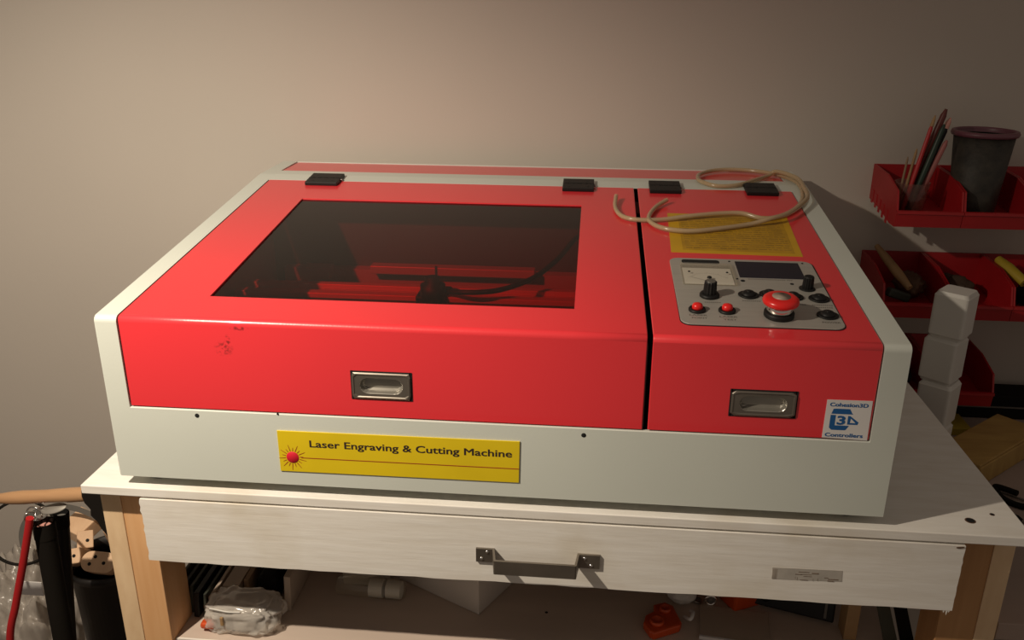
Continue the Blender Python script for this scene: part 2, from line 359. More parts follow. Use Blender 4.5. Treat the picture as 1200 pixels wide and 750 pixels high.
prof = [(0, 0)] + front_arc(.007) + [(yk - .004, topz(yk - .004)), (yk, Hk - .0001), (yk + .004, Hk), (D - .003, Hk + .0012), (D, Hk - .002), (D, 0)]
sb = MB()
for xo, xi in ((0.0, XL), (W, XR)):
    sb.prism([(a, b) for a, b in prof], xi, xo, axis=0, bev=-.0022)
sb.prism([(0.0, 0), (0, ZB - .0008), (.0004, ZB - .0002), (.0012, ZB), (.004, ZB), (.004, 0)], XL, XR, axis=0)
sb.box((XL, YL + .0015, .20), (XR, yk, topz(YL) - .001))
sb.prism([(YL + .0015, topz(YL) - .02), (YL + .0015, topz(YL + .0015)), (yk, Hk - .0001), (.5005, Hk + .0003), (.5005, Hk - .02)], XL, XR, axis=0)
sb.box((XL, .5755, .0), (XR, D, Hk + .0010))
sb.box((XL, .004, 0), (XR, D, .002))
sb.build('body_shell', 'grey', mc)
ib = MB()
ib.box((XL, .0045, .0022), (XG0 + .001, YL, .0040)).box((XL, YL - .002, .004), (XG0 + .001, YL, .215))
ib.box((XG0 - .0005, .008, .004), (XG0 + .0015, YL - .002, .17)).box((XL, .0048, .004), (XG0 - .001, .0065, .082))
ib.build('work_chamber', 'inner', mc)
# dark cavity behind the lid gap on the control side
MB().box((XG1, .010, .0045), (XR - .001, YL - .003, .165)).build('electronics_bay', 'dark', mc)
for fx, fy in ((.030, .03), (.770, .03), (.03, .55), (.77, .55)):
    MB().lathe([(0, 0), (.0105, 0), (.0120, .0015), (.0135, .0130), (0, .0130)], (fx, fy, TZ), n=24).build('foot', 'rubber', mc)
for hx, hz in ((.0965, .0766), (.4984, .0754)):
    MB(Matrix.Translation((hx, -.0001, hz)) @ Matrix.Rotation(PI / 2, 4, 'X')).lathe([(0, .0002), (.0022, .0002), (.0026, -.0002)], n=16).build('screw_hole', 'dark', mc)
MB(Matrix.Translation((.1835, -.0001, ZB + .0002)) @ Matrix.Rotation(PI / 2, 4, 'X')).lathe([(0, .0008), (.0009, .0008), (.0011, -.0004)], n=10).build('screw', 'dark', mc)

def lid(name, x0, x1, hole, matn):
    iy = .0012; pr = [(iy, ZB + .0016), (iy, .10), (iy, .14)] + front_arc(.0065, iy, .0)
    ys = [.03, .0546, .10, .2, .3, .368, .41, YL]
    pr += [(y, topz(y)) for y in ys]
    xs = [x0, x0 + .0008, .100, .250, .400, .4842, x1 - .0008, x1] if hole else [x0, x0 + .0008, (x0 + x1) / 2, x1 - .0008, x1]
    vs, fs = [], []; J = len(pr)
    for i, x in enumerate(xs):
        for j, (y, z) in enumerate(pr):
            drop = .0006 if i in (0, len(xs) - 1) else 0
            # lower outline edges turn in slightly (rolled edge)
            if drop: y2, z2 = (y + drop, z) if j < 6 else (y, z - drop)
            else: y2, z2 = y, z
            if hole and abs(y - .0546) < 1e-6 or abs(y - .368) < 1e-6: pass
            vs.append((x, y2, z2))
    for i in range(len(xs) - 1):
        for j in range(J - 1):
            if hole and xs[i] >= .0999 and xs[i + 1] <= .4843 and pr[j][0] >= .0545 and pr[j + 1][0] <= .3681 and pr[j][1] > .15: continue
            fs.append((i * J + j, i * J + j + 1, (i + 1) * J + j + 1, (i + 1) * J + j))
    b = MB(); b.add(vs, fs, 0, False)
    cells = [(i, j) for i in range(len(xs) - 1) for j in range(J - 1) if not (hole and xs[i] >= .0999 and xs[i + 1] <= .4843 and pr[j][0] >= .0545 and pr[j + 1][0] <= .3681 and pr[j][1] > .15)]
    b.s = [3 <= j < 9 for i, j in cells]; o = b.build(name, matn, mc)
    bm = bmesh.new(); bm.from_mesh(o.data); bmesh.ops.recalc_face_normals(bm, faces=bm.faces[:])
    up = sum(f.normal.z for f in bm.faces)
    if up < 0: bmesh.ops.reverse_faces(bm, faces=bm.faces[:])
    bm.to_mesh(o.data); bm.free()
    md = o.modifiers.new('thickness', 'SOLIDIFY'); md.thickness = .0018; md.offset = -1
    return o
lid1 = lid('main_lid', XL + .0012, XG0, True, 'lidred')
lid2 = lid('control_lid', XG1, XR - .0012, False, 'red')
pane = MB(XT).box((.097, V(.0510), -.0046), (.4875, V(.3715), -.0020)).build('window_pane', 'smoke', lid1)
pane['label'] = 'dark smoked red acrylic pane'

# rear fixed red panel, slightly sunk
MB().box((.0258, .5015, Hk - .004), (.7740, .5750, Hk - .0002), bev=.0006).build('rear_panel', 'red', mc)

# hinges: black plastic two-leaf blocks
for i, (hx0, hx1) in enumerate(((.0860, .1330), (.4560, .5000), (.5775, .6210), (.7100, .7530))):
    hb = MB(XT)
    v0, v1 = V(.4235), V(.4670); vm = (v0 + v1) / 2
    hb.box((hx0, v0, .0002), (hx1, vm - .0008, .0052), bev=.0008).box((hx0, vm + .0018, .0002), (hx1, v1, .0052), bev=.0008)
    n = 5; L = (hx1 - hx0) / n
    for k in range(n):
        X = Matrix.Translation((hx0 + k * L + .0002, vm, .0026)) @ Matrix.Rotation(PI / 2, 4, 'Y')
        hb.lathe([(.0029, 0), (.0029, L - .0003)], n=14, X=X)
    X = Matrix.Translation((hx1 - .0002, vm, .0026)) @ Matrix.Rotation(PI / 2, 4, 'Y')
    hb.lathe([(.0016, 0), (.0016, .0022), (.0008, .0028), (0, .0028)], n=10, X=X, mi=1)
    for k in (.2, .8):
        for vv in ((v0 + vm) / 2 - .001, (v1 + vm) / 2 + .001):
            hb.lathe([(.0021, 0), (.0019, .0002), (.0004, .0001), (0, .0001)], (hx0 + (hx1 - hx0) * k, vv, .0051), n=10)
    hb.build('hinge', ['black', 'steel'], lid1 if i < 2 else lid2)

# recessed pull handles
def pull(x0, x1, z0, z1, parent):
    cx, cz = (x0 + x1) / 2, (z0 + z1) / 2; hw, hh = (x1 - x0) / 2, (z1 - z0) / 2
    X = Matrix.Translation((cx, .0012, cz)) @ Matrix.Rotation(PI / 2, 4, 'X')   # local z points at the viewer
    ow, oh = hw * .74, hh * .60
    N = 48
    def rr(w_, h_, r, z):   # superellipse-like ring sampled by angle, N points
        out = []
        for k in range(N):
            a = 2 * PI * (k + .5) / N; dx, dy = math.cos(a), math.sin(a)
            # ray from centre to rounded rectangle
            s_ = min(w_ / abs(dx) if dx else 9, h_ / abs(dy) if dy else 9); px, py = dx * s_, dy * s_
            qx, qy = w_ - r, h_ - r
            if abs(px) > qx and abs(py) > qy:
                # intersect with corner circle
                cxx, cyy = math.copysign(qx, px), math.copysign(qy, py); bq = dx * cxx + dy * cyy; cq = cxx ** 2 + cyy ** 2 - r * r
                s_ = bq + math.sqrt(max(0, bq * bq - cq)); px, py = dx * s_, dy * s_
            out.append((px, py, z))
        return out
    rings = [(rr(hw, hh, .0018, 0), 0), (rr(hw, hh, .0018, .0016), 0), (rr(hw - .0012, hh - .0012, .0012, .0024), 0), (rr(hw - .0020, hh - .0020, .0010, .0024), 0),
             (rr(hw - .0028, hh - .0028, .0010, .0016), 0), (rr(ow, oh, oh * .999, .0016), 1), (rr(ow - .0005, oh - .0005, oh * .94, .0010), 1), (rr(ow - .0016, oh - .0016, oh * .82, -.0040), 1), (rr(ow - .0034, oh - .0034, oh * .62, -.0062), 1)]
    vs, fs = [], []
    for r_, _ in rings: vs += r_
    mi = []
    for j in range(len(rings) - 1):
        for k in range(N): fs.append((j * N + k, j * N + (k + 1) % N, (j + 1) * N + (k + 1) % N, (j + 1) * N + k)); mi.append(rings[j][1])
    fs.append(tuple((len(rings) - 1) * N + k for k in range(N))); mi.append(1)
    b = MB(X); b.add(vs, fs, 0, False); b.m = mi
    # dark rebate behind the bezel
    for q in ((-hw - .0013, -hh - .0013, -hw + .001, hh + .0013), (hw - .001, -hh - .0013, hw + .0014, hh + .0013), (-hw, -hh - .0013, hw, -hh + .001), (-hw, hh - .001, hw, hh + .0013)): b.box((q[0], q[1], .00005), (q[2], q[3], .0006), mi=2)
    o = b.build('pull_handle', ['gunmetal', 'cupmetal', 'dark'], parent); o['label'] = 'recessed metal pull with an oval finger hole'
    # cut the lid behind the recess so that the cup is open
    return o
pull(.2640, .3240, .1052, .1338, lid1)
pull(.6395, .7010, .1052, .1315, lid2)
# openings in the flaps where the pulls sit
def cut(o, x0, x1, z0, z1):
    cb = MB().box((x0, -.01, z0), (x1, .009, z1)).build('cutter', 'dark'); md = o.modifiers.new('cut', 'BOOLEAN'); md.object = cb; md.operation = 'DIFFERENCE'; md.solver = 'EXACT'
    bpy.context.view_layer.update(); dg = bpy.context.evaluated_depsgraph_get()
    me = bpy.data.meshes.new_from_object(o.evaluated_get(dg)); o.modifiers.clear(); o.data = me; bpy.data.objects.remove(cb)
cut(lid1, .2660, .3220, .107, .132)
cut(lid2, .6415, .6990, .107, .130)

# yellow plate on the front with its lettering
FX = Matrix.Translation((0, -.0001, 0)) @ Matrix.Rotation(PI / 2, 4, 'X')      # local x, z(up)->y, toward viewer -> z
nl = MB(FX).prism([(.1812, .0168), (.4337, .0176), (.4343, .0653), (.1812, .0643)], 0, .0012, axis=2, bev=.0003).build('name_plate', 'yellow', mc)
nl['label'] = 'yellow plate reading Laser Engraving & Cutting Machine'
vs_, fs_ = text_mesh('Laser Engraving & Cutting Machine', Matrix.Translation((.3207, .0470, .00135)), width=.2110, height=.0082, bold=.00028)
MB(FX).add(vs_, fs_).build('lettering', 'ink', nl)['kind'] = 'stuff'
b = MB(FX); b.box((.205, .0333, .00128), (.4337, .0343, .00133)); b.build('line', 'rustink', nl)
b = MB(FX); cx, cz = .1957, .0338
b.lathe([(0, .00145), (.0066, .00145), (.0068, .0012)], (cx, cz, 0), n=28)
for k in range(18):
    a = 2 * PI * k / 18 + .1; L = .0150 if k % 2 else .0115
    d = Vector((math.cos(a), math.sin(a))); nrm = Vector((-d.y, d.x)); p0 = Vector((cx, cz)) + d * .0074; p1 = Vector((cx, cz)) + d * L
    wd = .00045
    b.add([(*(p0 + nrm * wd), .00138), (*(p0 - nrm * wd), .00138), (*(p1 - nrm * wd * .5), .00138), (*(p1 + nrm * wd * .5), .00138)], [(0, 1, 2, 3)], 1)
b.build('sunburst', ['redink', 'rustink'], nl)

# white square sticker with blue mark
FX2 = Matrix.Translation((0, .0011, 0)) @ Matrix.Rotation(PI / 2, 4, 'X')
st = MB(FX2).prism([(.7297, .0852), (.7726, .0838), (.7722, .1262), (.7300, .1258)], 0, .0004, axis=2).build('square_sticker', 'paper', lid2)
st['label'] = 'white square sticker reading Cohesion3D Controllers'
b = MB(FX2)
for txt, zc, wd in (('Cohesion3D', .1192, .0355), ('Controllers', .0868, .0355)):
    v_, f_ = text_mesh(txt, Matrix.Translation((.7510 if zc > .1 else .7500, zc, .00055)), width=wd, height=.0040, bold=.00022); b.add(v_, f_)
b.build('lettering', 'blue', st)['kind'] = 'stuff'
b = MB(FX2); z = .00048
def poly(pts, z0=.00048, mi=0):
    bm = bmesh.new(); f = bm.faces.new([bm.verts.new((x, y, z0)) for x, y in pts]); bmesh.ops.triangulate(bm, faces=[f]); b.bm(bm, mi)
poly([(.7355, .1115), (.7370, .1165), (.7395, .1168), (.7525, .1168), (.7548, .1125)])            # upper bar of the C
poly([(.7548, .1125), (.7560, .1112), (.7355, .1112), (.7355, .1115)])
poly([(.7350, .1100), (.7400, .1100), (.7400, .0990), (.7535, .0990), (.7512, .0948), (.7500, .0940), (.7375, .0940), (.7350, .0962)])
v_, f_ = text_mesh('3', Matrix.Translation((.7455, .1003, .0006)), width=.0080, height=.0092, off=.035); b.add(v_, f_)
# the D as a pointed outline
poly([(.7515, .1003), (.7515, .1095), (.7535, .1095), (.7620, .1030), (.7612, .1003)], .0005)
poly([(.7540, .1022), (.7545, .1068), (.7592, .1022)], .0006, 1)
b.build('emblem', ['blue', 'paper'], st)

# yellow warning sheet on the control lid
ws = MB(XT).prism([(.5925, V(.2130)), (.7425, V(.2105)), (.7480, V(.3435)), (.5965, V(.3455))], 0, .0003, axis=2).build('warning_label', 'sheet', lid2)
ws['label'] = 'yellow warning sheet with rows of fine print'
MB(XT).prism([(.6065, V(.2210)), (.7350, V(.2185)), (.7395, V(.3355)), (.6090, V(.3375))], .0003, .00045, axis=2).build('print_field', 'olive', ws)
b = MB(XT); random.seed(11)
for r_ in range(16):
    v = V(.2270 + r_ * .0069); x = .611
    while x < .731:
        l = random.uniform(.003, .012); b.box((x, v, .00045), (min(x + l, .733), v + .0024, .00055)); x += l + .0015
b.build('fine_print', 'olive_txt', ws)['kind'] = 'stuff'

# control panel plate and its fittings
cpm = MB(XT).prism(rrect(.5880, V(.0272), .7505, V(.1960), .0105), -.0002, .0016, axis=2, bev=.0004).build('control_panel', 'alu', lid2) if False else None
cp = MB(XT).prism([(x - (y - V(.03)) * .006, y) for x, y in rrect(.5895, V(.0280), .7475, V(.1935), .0105)], .0001, .0016, axis=2, bev=.0004).build('control_panel', 'alu', mc)
cp['label'] = 'brushed metal control panel plate'
b = MB(XT).prism([(x, y) for x, y in rrect(.5888, V(.0272), .7483, V(.1942), .0110)], .0001, .0007, axis=2).build('gasket', 'dark', cp)
# slot and ammeter
MB(XT).prism(rrect(.6020, V(.1780), .6440, V(.1885), .0035), .0014, .0019, axis=2).build('slot', 'dark', cp)
mt = MB(XT); mt.box((.5985, V(.1190), .0016), (.6560, V(.1740), .0050), bev=.0012)
MB(XT).box((.6010, V(.1220), .0017), (.6535, V(.1640), .0022)).build('meter_dial', 'white', cp)
mt.build('meter_cover', 'clear', cp)
b = MB(XT)
for k in range(21):
    a = math.radians(150 - 120 * k / 20); p = Vector((.6270, V(.128))); r0, r1 = .0215, (.0245 if k % 5 == 0 else .0230)
    d = Vector((math.cos(a), math.sin(a))); nn = Vector((-d.y, d.x)) * .00018
    q = [p + d * r0 + nn, p + d * r0 - nn, p + d * r1 - nn, p + d * r1 + nn]; b.add([(c.x, c.y, .00228) for c in q], [(0, 1, 2, 3)])
d = Vector((math.cos(math.radians(148)), math.sin(math.radians(148)))); p = Vector((.6270, V(.128))); nn = Vector((-d.y, d.x)) * .00022
b.add([(*(p + nn), .0025), (*(p - nn), .0025), (*(p + d * .021 - nn), .0025), (*(p + d * .021 + nn), .0025)], [(0, 1, 2, 3)])
b.build('meter_scale', 'ink', cp)
for x, y in ((.6070, .1475), (.6480, .1475)): MB(XT).lathe([(0, .0058), (.0011, .0056), (.0015, .0048)], (x, V(y), 0), n=10).build('screw', 'black', cp)
MB(XT).lathe([(0, .0062), (.0022, .0060), (.0027, .0045)], (.6275, V(.1330), 0), n=16).build('needle_pivot', 'black', cp)
# display
MB(XT).box((.6615, V(.1430), .0013), (.7315, V(.1870), .0020), bev=.0003).build('display', 'lcd', cp)
for x, y in ((.6555, .1865), (.7365, .1868), (.6580, .1390)): MB(XT).lathe([(0, .0024), (.0010, .0022), (.0014, .0015)], (x, V(y), 0), n=10).build('screw', 'black', cp)
for x, y, rx in ((.6635, .1345, .0024), (.7145, .1300, .0020)): MB(XT).lathe([(0, .0018), (rx, .0018), (rx * 1.1, .0015)], (x, V(y), 0), n=14, sy=1.1).build('hole', 'dark', cp)
# knobs
def knob(x, y, r, h, flutes, skirt):
    b = MB(XT); c = (x, V(y), 0)
    if skirt: b.lathe([(0, .0016), (skirt, .0016), (skirt, .0034), (skirt * .92, .0048), (r, .0052)], c, n=32)
    n = flutes * 4; vs, fs = [], []
    for j, (rr, z) in enumerate(((r, .0016), (r * .90, h - .001), (r * .80, h))):
        for k in range(n): q = rr * (1 if (k % 4) < 2 else .92); a = 2 * PI * k / n; vs.append((c[0] + q * math.cos(a), c[1] + q * math.sin(a), z))
    for j in range(2):
        for k in range(n): fs.append((j * n + k, j * n + (k + 1) % n, (j + 1) * n + (k + 1) % n, (j + 1) * n + k))
    fs.append(tuple(2 * n + k for k in range(n))); b.add(vs, fs)
    b.lathe([(0, h + .0004), (r * .66, h + .0003), (r * .70, h - .0003)], c, n=24, mi=1, smooth=False)
    return b
kb = knob(.6235, .0935, .0072, .0185, 12, .0103).build('current_knob', ['black', mat('knob_cap', (.22, .21, .19), .35, metal=.6)], cp); kb['label'] = 'tall black fluted knob with a grey cap'
kb = knob(.7290, .1215, .0060, .0150, 14, 0).build('display_knob', ['black', 'black'], cp)
MB(XT).lathe([(.0085, .0016), (.0085, .0022), (0, .0022)], (.7280, V(.119), 0), n=20).build('knob_washer', 'black', cp)
# red push buttons
for x in (.6075, .6372):
    b = MB(XT).lathe([(.0086, .0016), (.0088, .0030), (.0080, .0042), (.0058, .0044), (.0056, .0030)], (x, V(.0585), 0), n=28)
    b.lathe([(.0054, .0025), (.0054, .0068), (.0046, .0086), (.0026, .0096), (0, .0099)], (x, V(.0585), 0), n=24, mi=1)
    b.build('push_button', ['black', 'cap'], cp)['label'] = 'small red domed push button in a black collar'
# black rotary/key switches
def switch(x, y, rot):
    X = XT @ Matrix.Translation((x, V(y), 0)) @ Matrix.Rotation(rot, 4, 'Z'); b = MB(X)
    pts = []
    for k in range(36):
        a = 2 * PI * k / 36; pts.append((.0108 * math.cos(a), .0088 * math.sin(a) * (1 - .10 * math.cos(2 * a))))
    b.prism(pts, .0015, .0034, axis=2, bev=.0006)
    b.lathe([(.0076, .0030), (.0070, .0044), (.0052, .0062), (0, .0066)], n=24)
    b.lathe([(.0026, .0058), (.0024, .0070), (.0012, .0074), (0, .0074)], n=14)
    return b.build('switch', 'black', cp)
switch(.6640, .0975, -.1); switch(.6860, .1005, -.1); switch(.7090, .0965, -.25); switch(.7350, .0940, -.1); switch(.7350, .0560, -.1)
# emergency stop mushroom
es = MB(XT); c = (.6868, V(.0520), 0)
es.lathe([(0, .0016), (.0142, .0016), (.0148, .0024), (.0148, .0062), (.0136, .0070), (.0128, .0070)], c, n=40, mi=1)
es.lathe([(.0122, .0070), (.0126, .0076), (.0126, .0128), (.0118, .0136), (.0095, .0136), (.0095, .0150)], c, n=40, mi=2)
es.lathe([(.0100, .0145), (.0150, .0148), (.0172, .0162), (.0178, .0184), (.0172, .0206), (.0150, .0224), (.0120, .0232), (.0090, .0233)], c, n=48, mi=0)
es.lathe([(.0090, .0234), (.0088, .0229), (0, .0229)], c, n=32, mi=3)
o = es.build('emergency_stop', ['cap', 'black', 'chrome', mat('grey_badge', (.36, .27, .22), .5, var=.2, vscale=200)], cp); o['label'] = 'red mushroom stop button on a chrome collar'
# panel print
b = MB(XT)
def ptxt(t, x, y, wd, h=.0032):
    v_, f_ = text_mesh(t, Matrix.Translation((x, V(y), .00168)), width=wd, height=h, bold=.00010); b.add(v_, f_)
ptxt('LASER', .6078, .0460, .0175); ptxt('POINT', .6085, .0400, .0150); ptxt('LASER', .6372, .0445, .0175); ptxt('TEST', .6380, .0385, .0130); ptxt('POWER', .7355, .0400, .0175)
b.build('lettering', 'greyink', cp)['kind'] = 'stuff'
b = MB(XT)
for x0, x1, y in ((.6170, .6330, .0770), (.6560, .6740, .0835), (.7130, .7190, .0790), (.7250, .7440, .0790), (.7280, .7430, .0735), (.6700, .7080, .1385), (.7110, .7170, .1385)):
    x = x0
    while x < x1: l = .0014; b.box((x, V(y), .0016), (x + l, V(y) + .0018, .00168)); x += .0021
b.build('fine_marks', 'greyink', cp)['kind'] = 'stuff'

# inside the chamber, seen through the pane
gb = MB()
gb.box((XL + .012, .262, .082), (XG0 - .012, .304, .121), bev=.001).box((XL + .012, .258, .121), (XG0 - .012, .272, .128), bev=.0008).box((XL + .012, .296, .121), (XG0 - .012, .308, .128), bev=.0008)
g_ = gb.build('gantry_beam', mat('beam_aluminium', (.60, .57, .54), .4, metal=.2, var=.05), mc)
b = MB(); b.box((XL + .02, .425, .085), (XG0 - .02, .445, .110)).box((.18, .405, .110), (.42, .424, .122), bev=.001).box((.08, .40, .10), (.12, .425, .118))
b.build('rear_rail', mat('rail_aluminium', (.5, .48, .46), .45, metal=.3, var=.05), mc)
for rx in (XL + .03, XG0 - .045): MB().box((rx, .02, .070), (rx + .015, .424, .085)).build('side_rail', 'steel', mc)
b = MB(); b.box((.278, .252, .105), (.318, .300, .130), bev=.002).lathe([(.012, 0), (.012, .04), (.016, .045), (.016, .06), (.009, .062), (.009, .070), (0, .070)], (.300, .258, .085), n=24)
b.box((.305, .245, .06), (.330, .262, .100), bev=.002).lathe([(.004, 0), (.004, .02), (0, .02)], (.290, .275, .130), n=10).box((.2965, .294, .13), (.2995, .296, .158))
b.build('laser_head', 'black', mc)
MB().tube(catmull([(.315, .262, .135), (.345, .245, .140), (.385, .252, .142), (.425, .280, .150), (.455, .330, .162), (.478, .390, .176), (.500, .425, .180)], 8), .0035, n=8).build('drag_cable', 'black', mc)
MB().box((.30, .10, .004), (.46, .24, .055), bev=.002).build('cutting_bed', 'inner', mc)

# ------------------------------------------------------------------ yellowed hose lying on the machine
HR = .0030
A = [(.5303, .3868), (.5288, .3557), (.5339, .3266), (.5456, .3117), (.5658, .307), (.5918, .312), (.6247, .3207), (.6636, .3331), (.6908, .3351), (.7159, .3244), (.7429, .339), (.7678, .3734), (.7829, .4159), (.7875, .4681), (.7789, .5111), (.763, .5392), (.7348, .5589), (.7037, .5634), (.6768, .5504), (.6564, .5232), (.6498, .4937), (.6523, .4699), (.6719, .452), (.7021, .458), (.7302, .4874), (.7532, .5175), (.766, .520),
     (.786, .478), (.7875, .435), (.7840, .3950), (.768, .3600), (.7458, .3260), (.7224, .3080), (.6956, .3010), (.6578, .2838), (.6256, .2726), (.5998, .2736), (.5817, .284), (.5711, .3043), (.5733, .3295), (.5837, .3598), (.5971, .3778)]
pts = []
for i, (x, y) in enumerate(A):
    h = .0038
    hingey = any(a - .006 < x < b_ + .006 for a, b_ in ((.5775, .6210), (.7100, .7530))) and .415 < y < .475
    if hingey: h = .0120
    if i >= 27: h = .0100 if i < 33 else .0042
    if i in (26,): h = .0105
    if i in (6, 7, 8): h = .0060
    if i == 0: h = .0075
    if i == len(A) - 1: h = .0065
    pts.append((x, y, topz(y) + h))
P = catmull(pts, 7)
b = MB().tube(P, HR, n=12, cap=False)
b.tube(P[::1], HR * .5, n=8, cap=False, mi=1)
for e, q in ((P[0], P[1]), (P[-1], P[-2])):
    d = (e - q).normalized(); b.tube([e - d * .0015, e + d * .0008], HR * 1.02, n=12, cap=False)
tag(b.build('hose', ['vinyl', mat('tube_bore', (.34, .22, .12), .6)]), 'yellowed translucent plastic hose coiled on top of the machine', 'hose')

# ------------------------------------------------------------------ red wall bins and their contents
PW = .093
def bin_mesh():
    b = MB(); w_ = PW - .0008; t = .0028
    side = [(.0, -.054), (-.060, -.0600), (-.105, -.069), (-.128, -.069), (-.131, -.047), (-.121, -.018), (-.070, -.004), (.0, .0)]
    for x0 in (0, w_ - t): b.prism([(y, z) for y, z in side], x0, x0 + t, axis=0)
    b.box((t, -.004, -.054), (w_ - t, 0, 0))
    b.prism([(.0, -.054), (-.060, -.0600), (-.105, -.069), (-.128, -.069), (-.128, -.066), (-.105, -.066), (-.060, -.057), (.0, -.051)], t, w_ - t, axis=0)
    b.prism([(-.128, -.069), (-.1315, -.047), (-.129, -.0445), (-.1255, -.047), (-.125, -.066)], t, w_ - t, axis=0)
    b.prism([(-.129, -.0445), (-.134, -.045), (-.134, -.049), (-.1312, -.049)], 0, w_, axis=0)      # rolled lip
    for k in range(5):                                                                        # ribs under the side
        y = -.015 - k * .019; b.box((-.0008, y - .004, -.052 - k * .0035 - .006), (.0, y + .004, -.052 - k * .0035 + .014))
    return b
b0 = bin_mesh().build('storage_bin', 'redbin', origin=(0, 0, -.069))
first = True
ROW = [(.934, .249, 3, 'upper'), (.935, .110, 4, 'middle'), (.935, -.030, 2, 'lower')]
LB = {('upper', 0): 'red bin of the top row holding the pens in a clear cup', ('upper', 1): 'red bin of the top row holding the dark mesh tumbler', ('upper', 2): 'empty red bin cut off by the frame in the top row',
      ('middle', 0): 'red bin of the second row nearest the machine, holding a tan handled brush', ('middle', 1): 'red bin of the second row holding dark brown pieces', ('middle', 2): 'red bin of the second row holding a yellow handle', ('middle', 3): 'red bin of the second row at the right edge of the frame',
      ('lower', 0): 'red bin of the bottom row hidden most behind the machine', ('lower', 1): 'red bin of the bottom row right of the white boxes'}
for bx, bz, n, row in ROW:
    for k in range(n):
        o = b0 if first else b0.copy()
        if not first: C.objects.link(o)
        first = False
        o.location = (bx + k * PW, .6198, bz - .069); tag(o, LB[(row, k)], 'bin', 'red storage bins hung on the wall')
def stick(name, p0, p1, r, mats, label, cat, tip=None, group=None, part=None):
    p0, p1 = Vector(p0), Vector(p1)
    b = MB(); b.tube([p0, p0.lerp(p1, .06), p0.lerp(p1, .5), p0.lerp(p1, .94), p1], r, n=8, rs=[r * .5, r, r * 1.05, r * .9, r * .4])
    o = b.build(name, mats, origin=p0)
    tag(o, label, cat, group)
    if tip:
        d = (p1 - p0).normalized(); MB().tube([p1 - d * .004, p1 + d * .006, p1 + d * .012], r, n=8, rs=[r * .9, r * .7, r * .2]).build(part or 'tip', tip, o)
    return o
# clear cup with pens
ZBF = .249 - .0645
MB_ = MB().lathe([(.0, .0), (.019, 0), (.0245, .050), (.0235, .050), (.0182, .0012), (0, .0012)], (.966, .535, ZBF + .0035), n=32)
tag(MB_.build('cup', 'cup'), 'clear plastic cup holding pens in the first bin of the top row', 'cup')
cb = (.966, .535, ZBF + .006)
G = 'pens and brushes in the clear cup'
stick('pencil', (.955, .530, cb[2]), (.980, .535, .322), .0032, 'redtube', 'thin red pencil leaning leftmost among the pens in the cup', 'pencil', 'tan', G)
stick('paintbrush', (.958, .545, cb[2]), (.9975, .540, .342), .0050, mat('dark_red_wood', (.12, .02, .015), .4), 'dark red brush handle standing tallest in the clear cup', 'brush', None, G)
stick('pen', (.962, .528, cb[2]), (.994, .528, .322), .0042, mat('dark_green', (.012, .03, .018), .4), 'dark green pen in front of the tall brush in the cup', 'pen', None, G)
stick('marker', (.964, .540, cb[2]), (1.004, .545, .318), .0050, 'black', 'black marker with a pink cap leaning right in the clear cup', 'marker', 'pink', G, 'cap')
stick('pencil', (.970, .538, cb[2]), (1.000, .525, .300), .0042, mat('pinkish_wood', (.34, .11, .10), .5), 'dull pink pencil leaning far right in the clear cup', 'pencil', None, G)
stick('pencil', (.958, .548, cb[2]), (.966, .540, .285), .0022, 'tan', 'short plain wooden pencil upright at the back of the cup', 'pencil', None, G)
stick('paintbrush', (.950, .540, cb[2]), (.958, .548, .272), .0018, 'cardboard', 'short thin brown brush upright at the left of the cup', 'brush', None, G)
# wire mesh tumbler: bars woven round a tapered wall, dark; purple rim
t0 = (1.060, .548, ZBF + .004)
tm = thing('tumbler', 'tall tapered dark tumbler with a purplish rim in a top row bin', 'tumbler', t0)
b = MB().lathe([(0, 0), (.0295, 0), (.0305, .002), (.0410, .118), (.0395, .118), (.0290, .003), (0, .003)], t0, n=40)
b.build('body', mat('dark_mottled_mesh', (.016, .014, .011), .6, col2=(.046, .038, .028), vscale=55, bump=.6, bscale=160) if True else filmy('smoked_glass', (.16, .15, .13), rough=.3, diff=((.045, .04, .032), .7)), tm)
MB().lathe([(.0395, .116), (.0440, .1165), (.0455, .120), (.0440, .1235), (.0400, .124), (.0385, .121), (.0395, .116)], t0, n=40).build('rim', 'purple', tm)
# second row
z2 = .110 - .0645
def blob(name, c, r, mats, label, cat, seed=1, amp=.25, sc=2.2, sub=4, group=None, kind=None, fr=None):
    bm = bmesh.new(); bmesh.ops.create_icosphere(bm, subdivisions=sub, radius=1)
    for v in bm.verts:
        p = v.co.copy(); n = noise.fractal(p * sc + Vector((seed * 7.3, seed, 0)), 1.0, 2.0, 3)
        q = p * (1 + amp * n); v.co = Vector((c[0] + q.x * r[0], c[1] + q.y * r[1], c[2] + q.z * r[2]))
    b = MB(); b.bm(bm, 0, True); o = b.build(name, mats); return tag(o, label, cat, group, kind)
br = thing('hand_brush', 'tan wooden handled hand brush lying in the second row bin nearest the machine', 'brush', (.978, .54, z2 + .003))
MB().tube([(.947, .590, .125), (.955, .565, .113), (.967, .535, .096), (.979, .513, .081)], .006, n=10, rs=[.004, .0065, .0075, .005]).build('wooden_handle', 'tan', br)
MB().box((-.02, -.006, -.007), (.02, .006, .007), bev=.003, X=Matrix.Translation((.966, .520, .068)) @ Euler((0, .35, .3)).to_matrix().to_4x4()).build('bristles', 'green', br)
blob('rag', (.995, .56, z2 + .028), (.021, .028, .019), 'brown', 'dark crumpled rag in the second row bin beside the brush', 'rag', 2, .25)
blob('sponge', (1.060, .560, z2 + .026), (.026, .034, .018), mat('dark_sponge', (.06, .035, .02), .8, var=.3, vscale=20), 'dark brown lump in the bin behind the top white box', 'sponge', 5, .2)
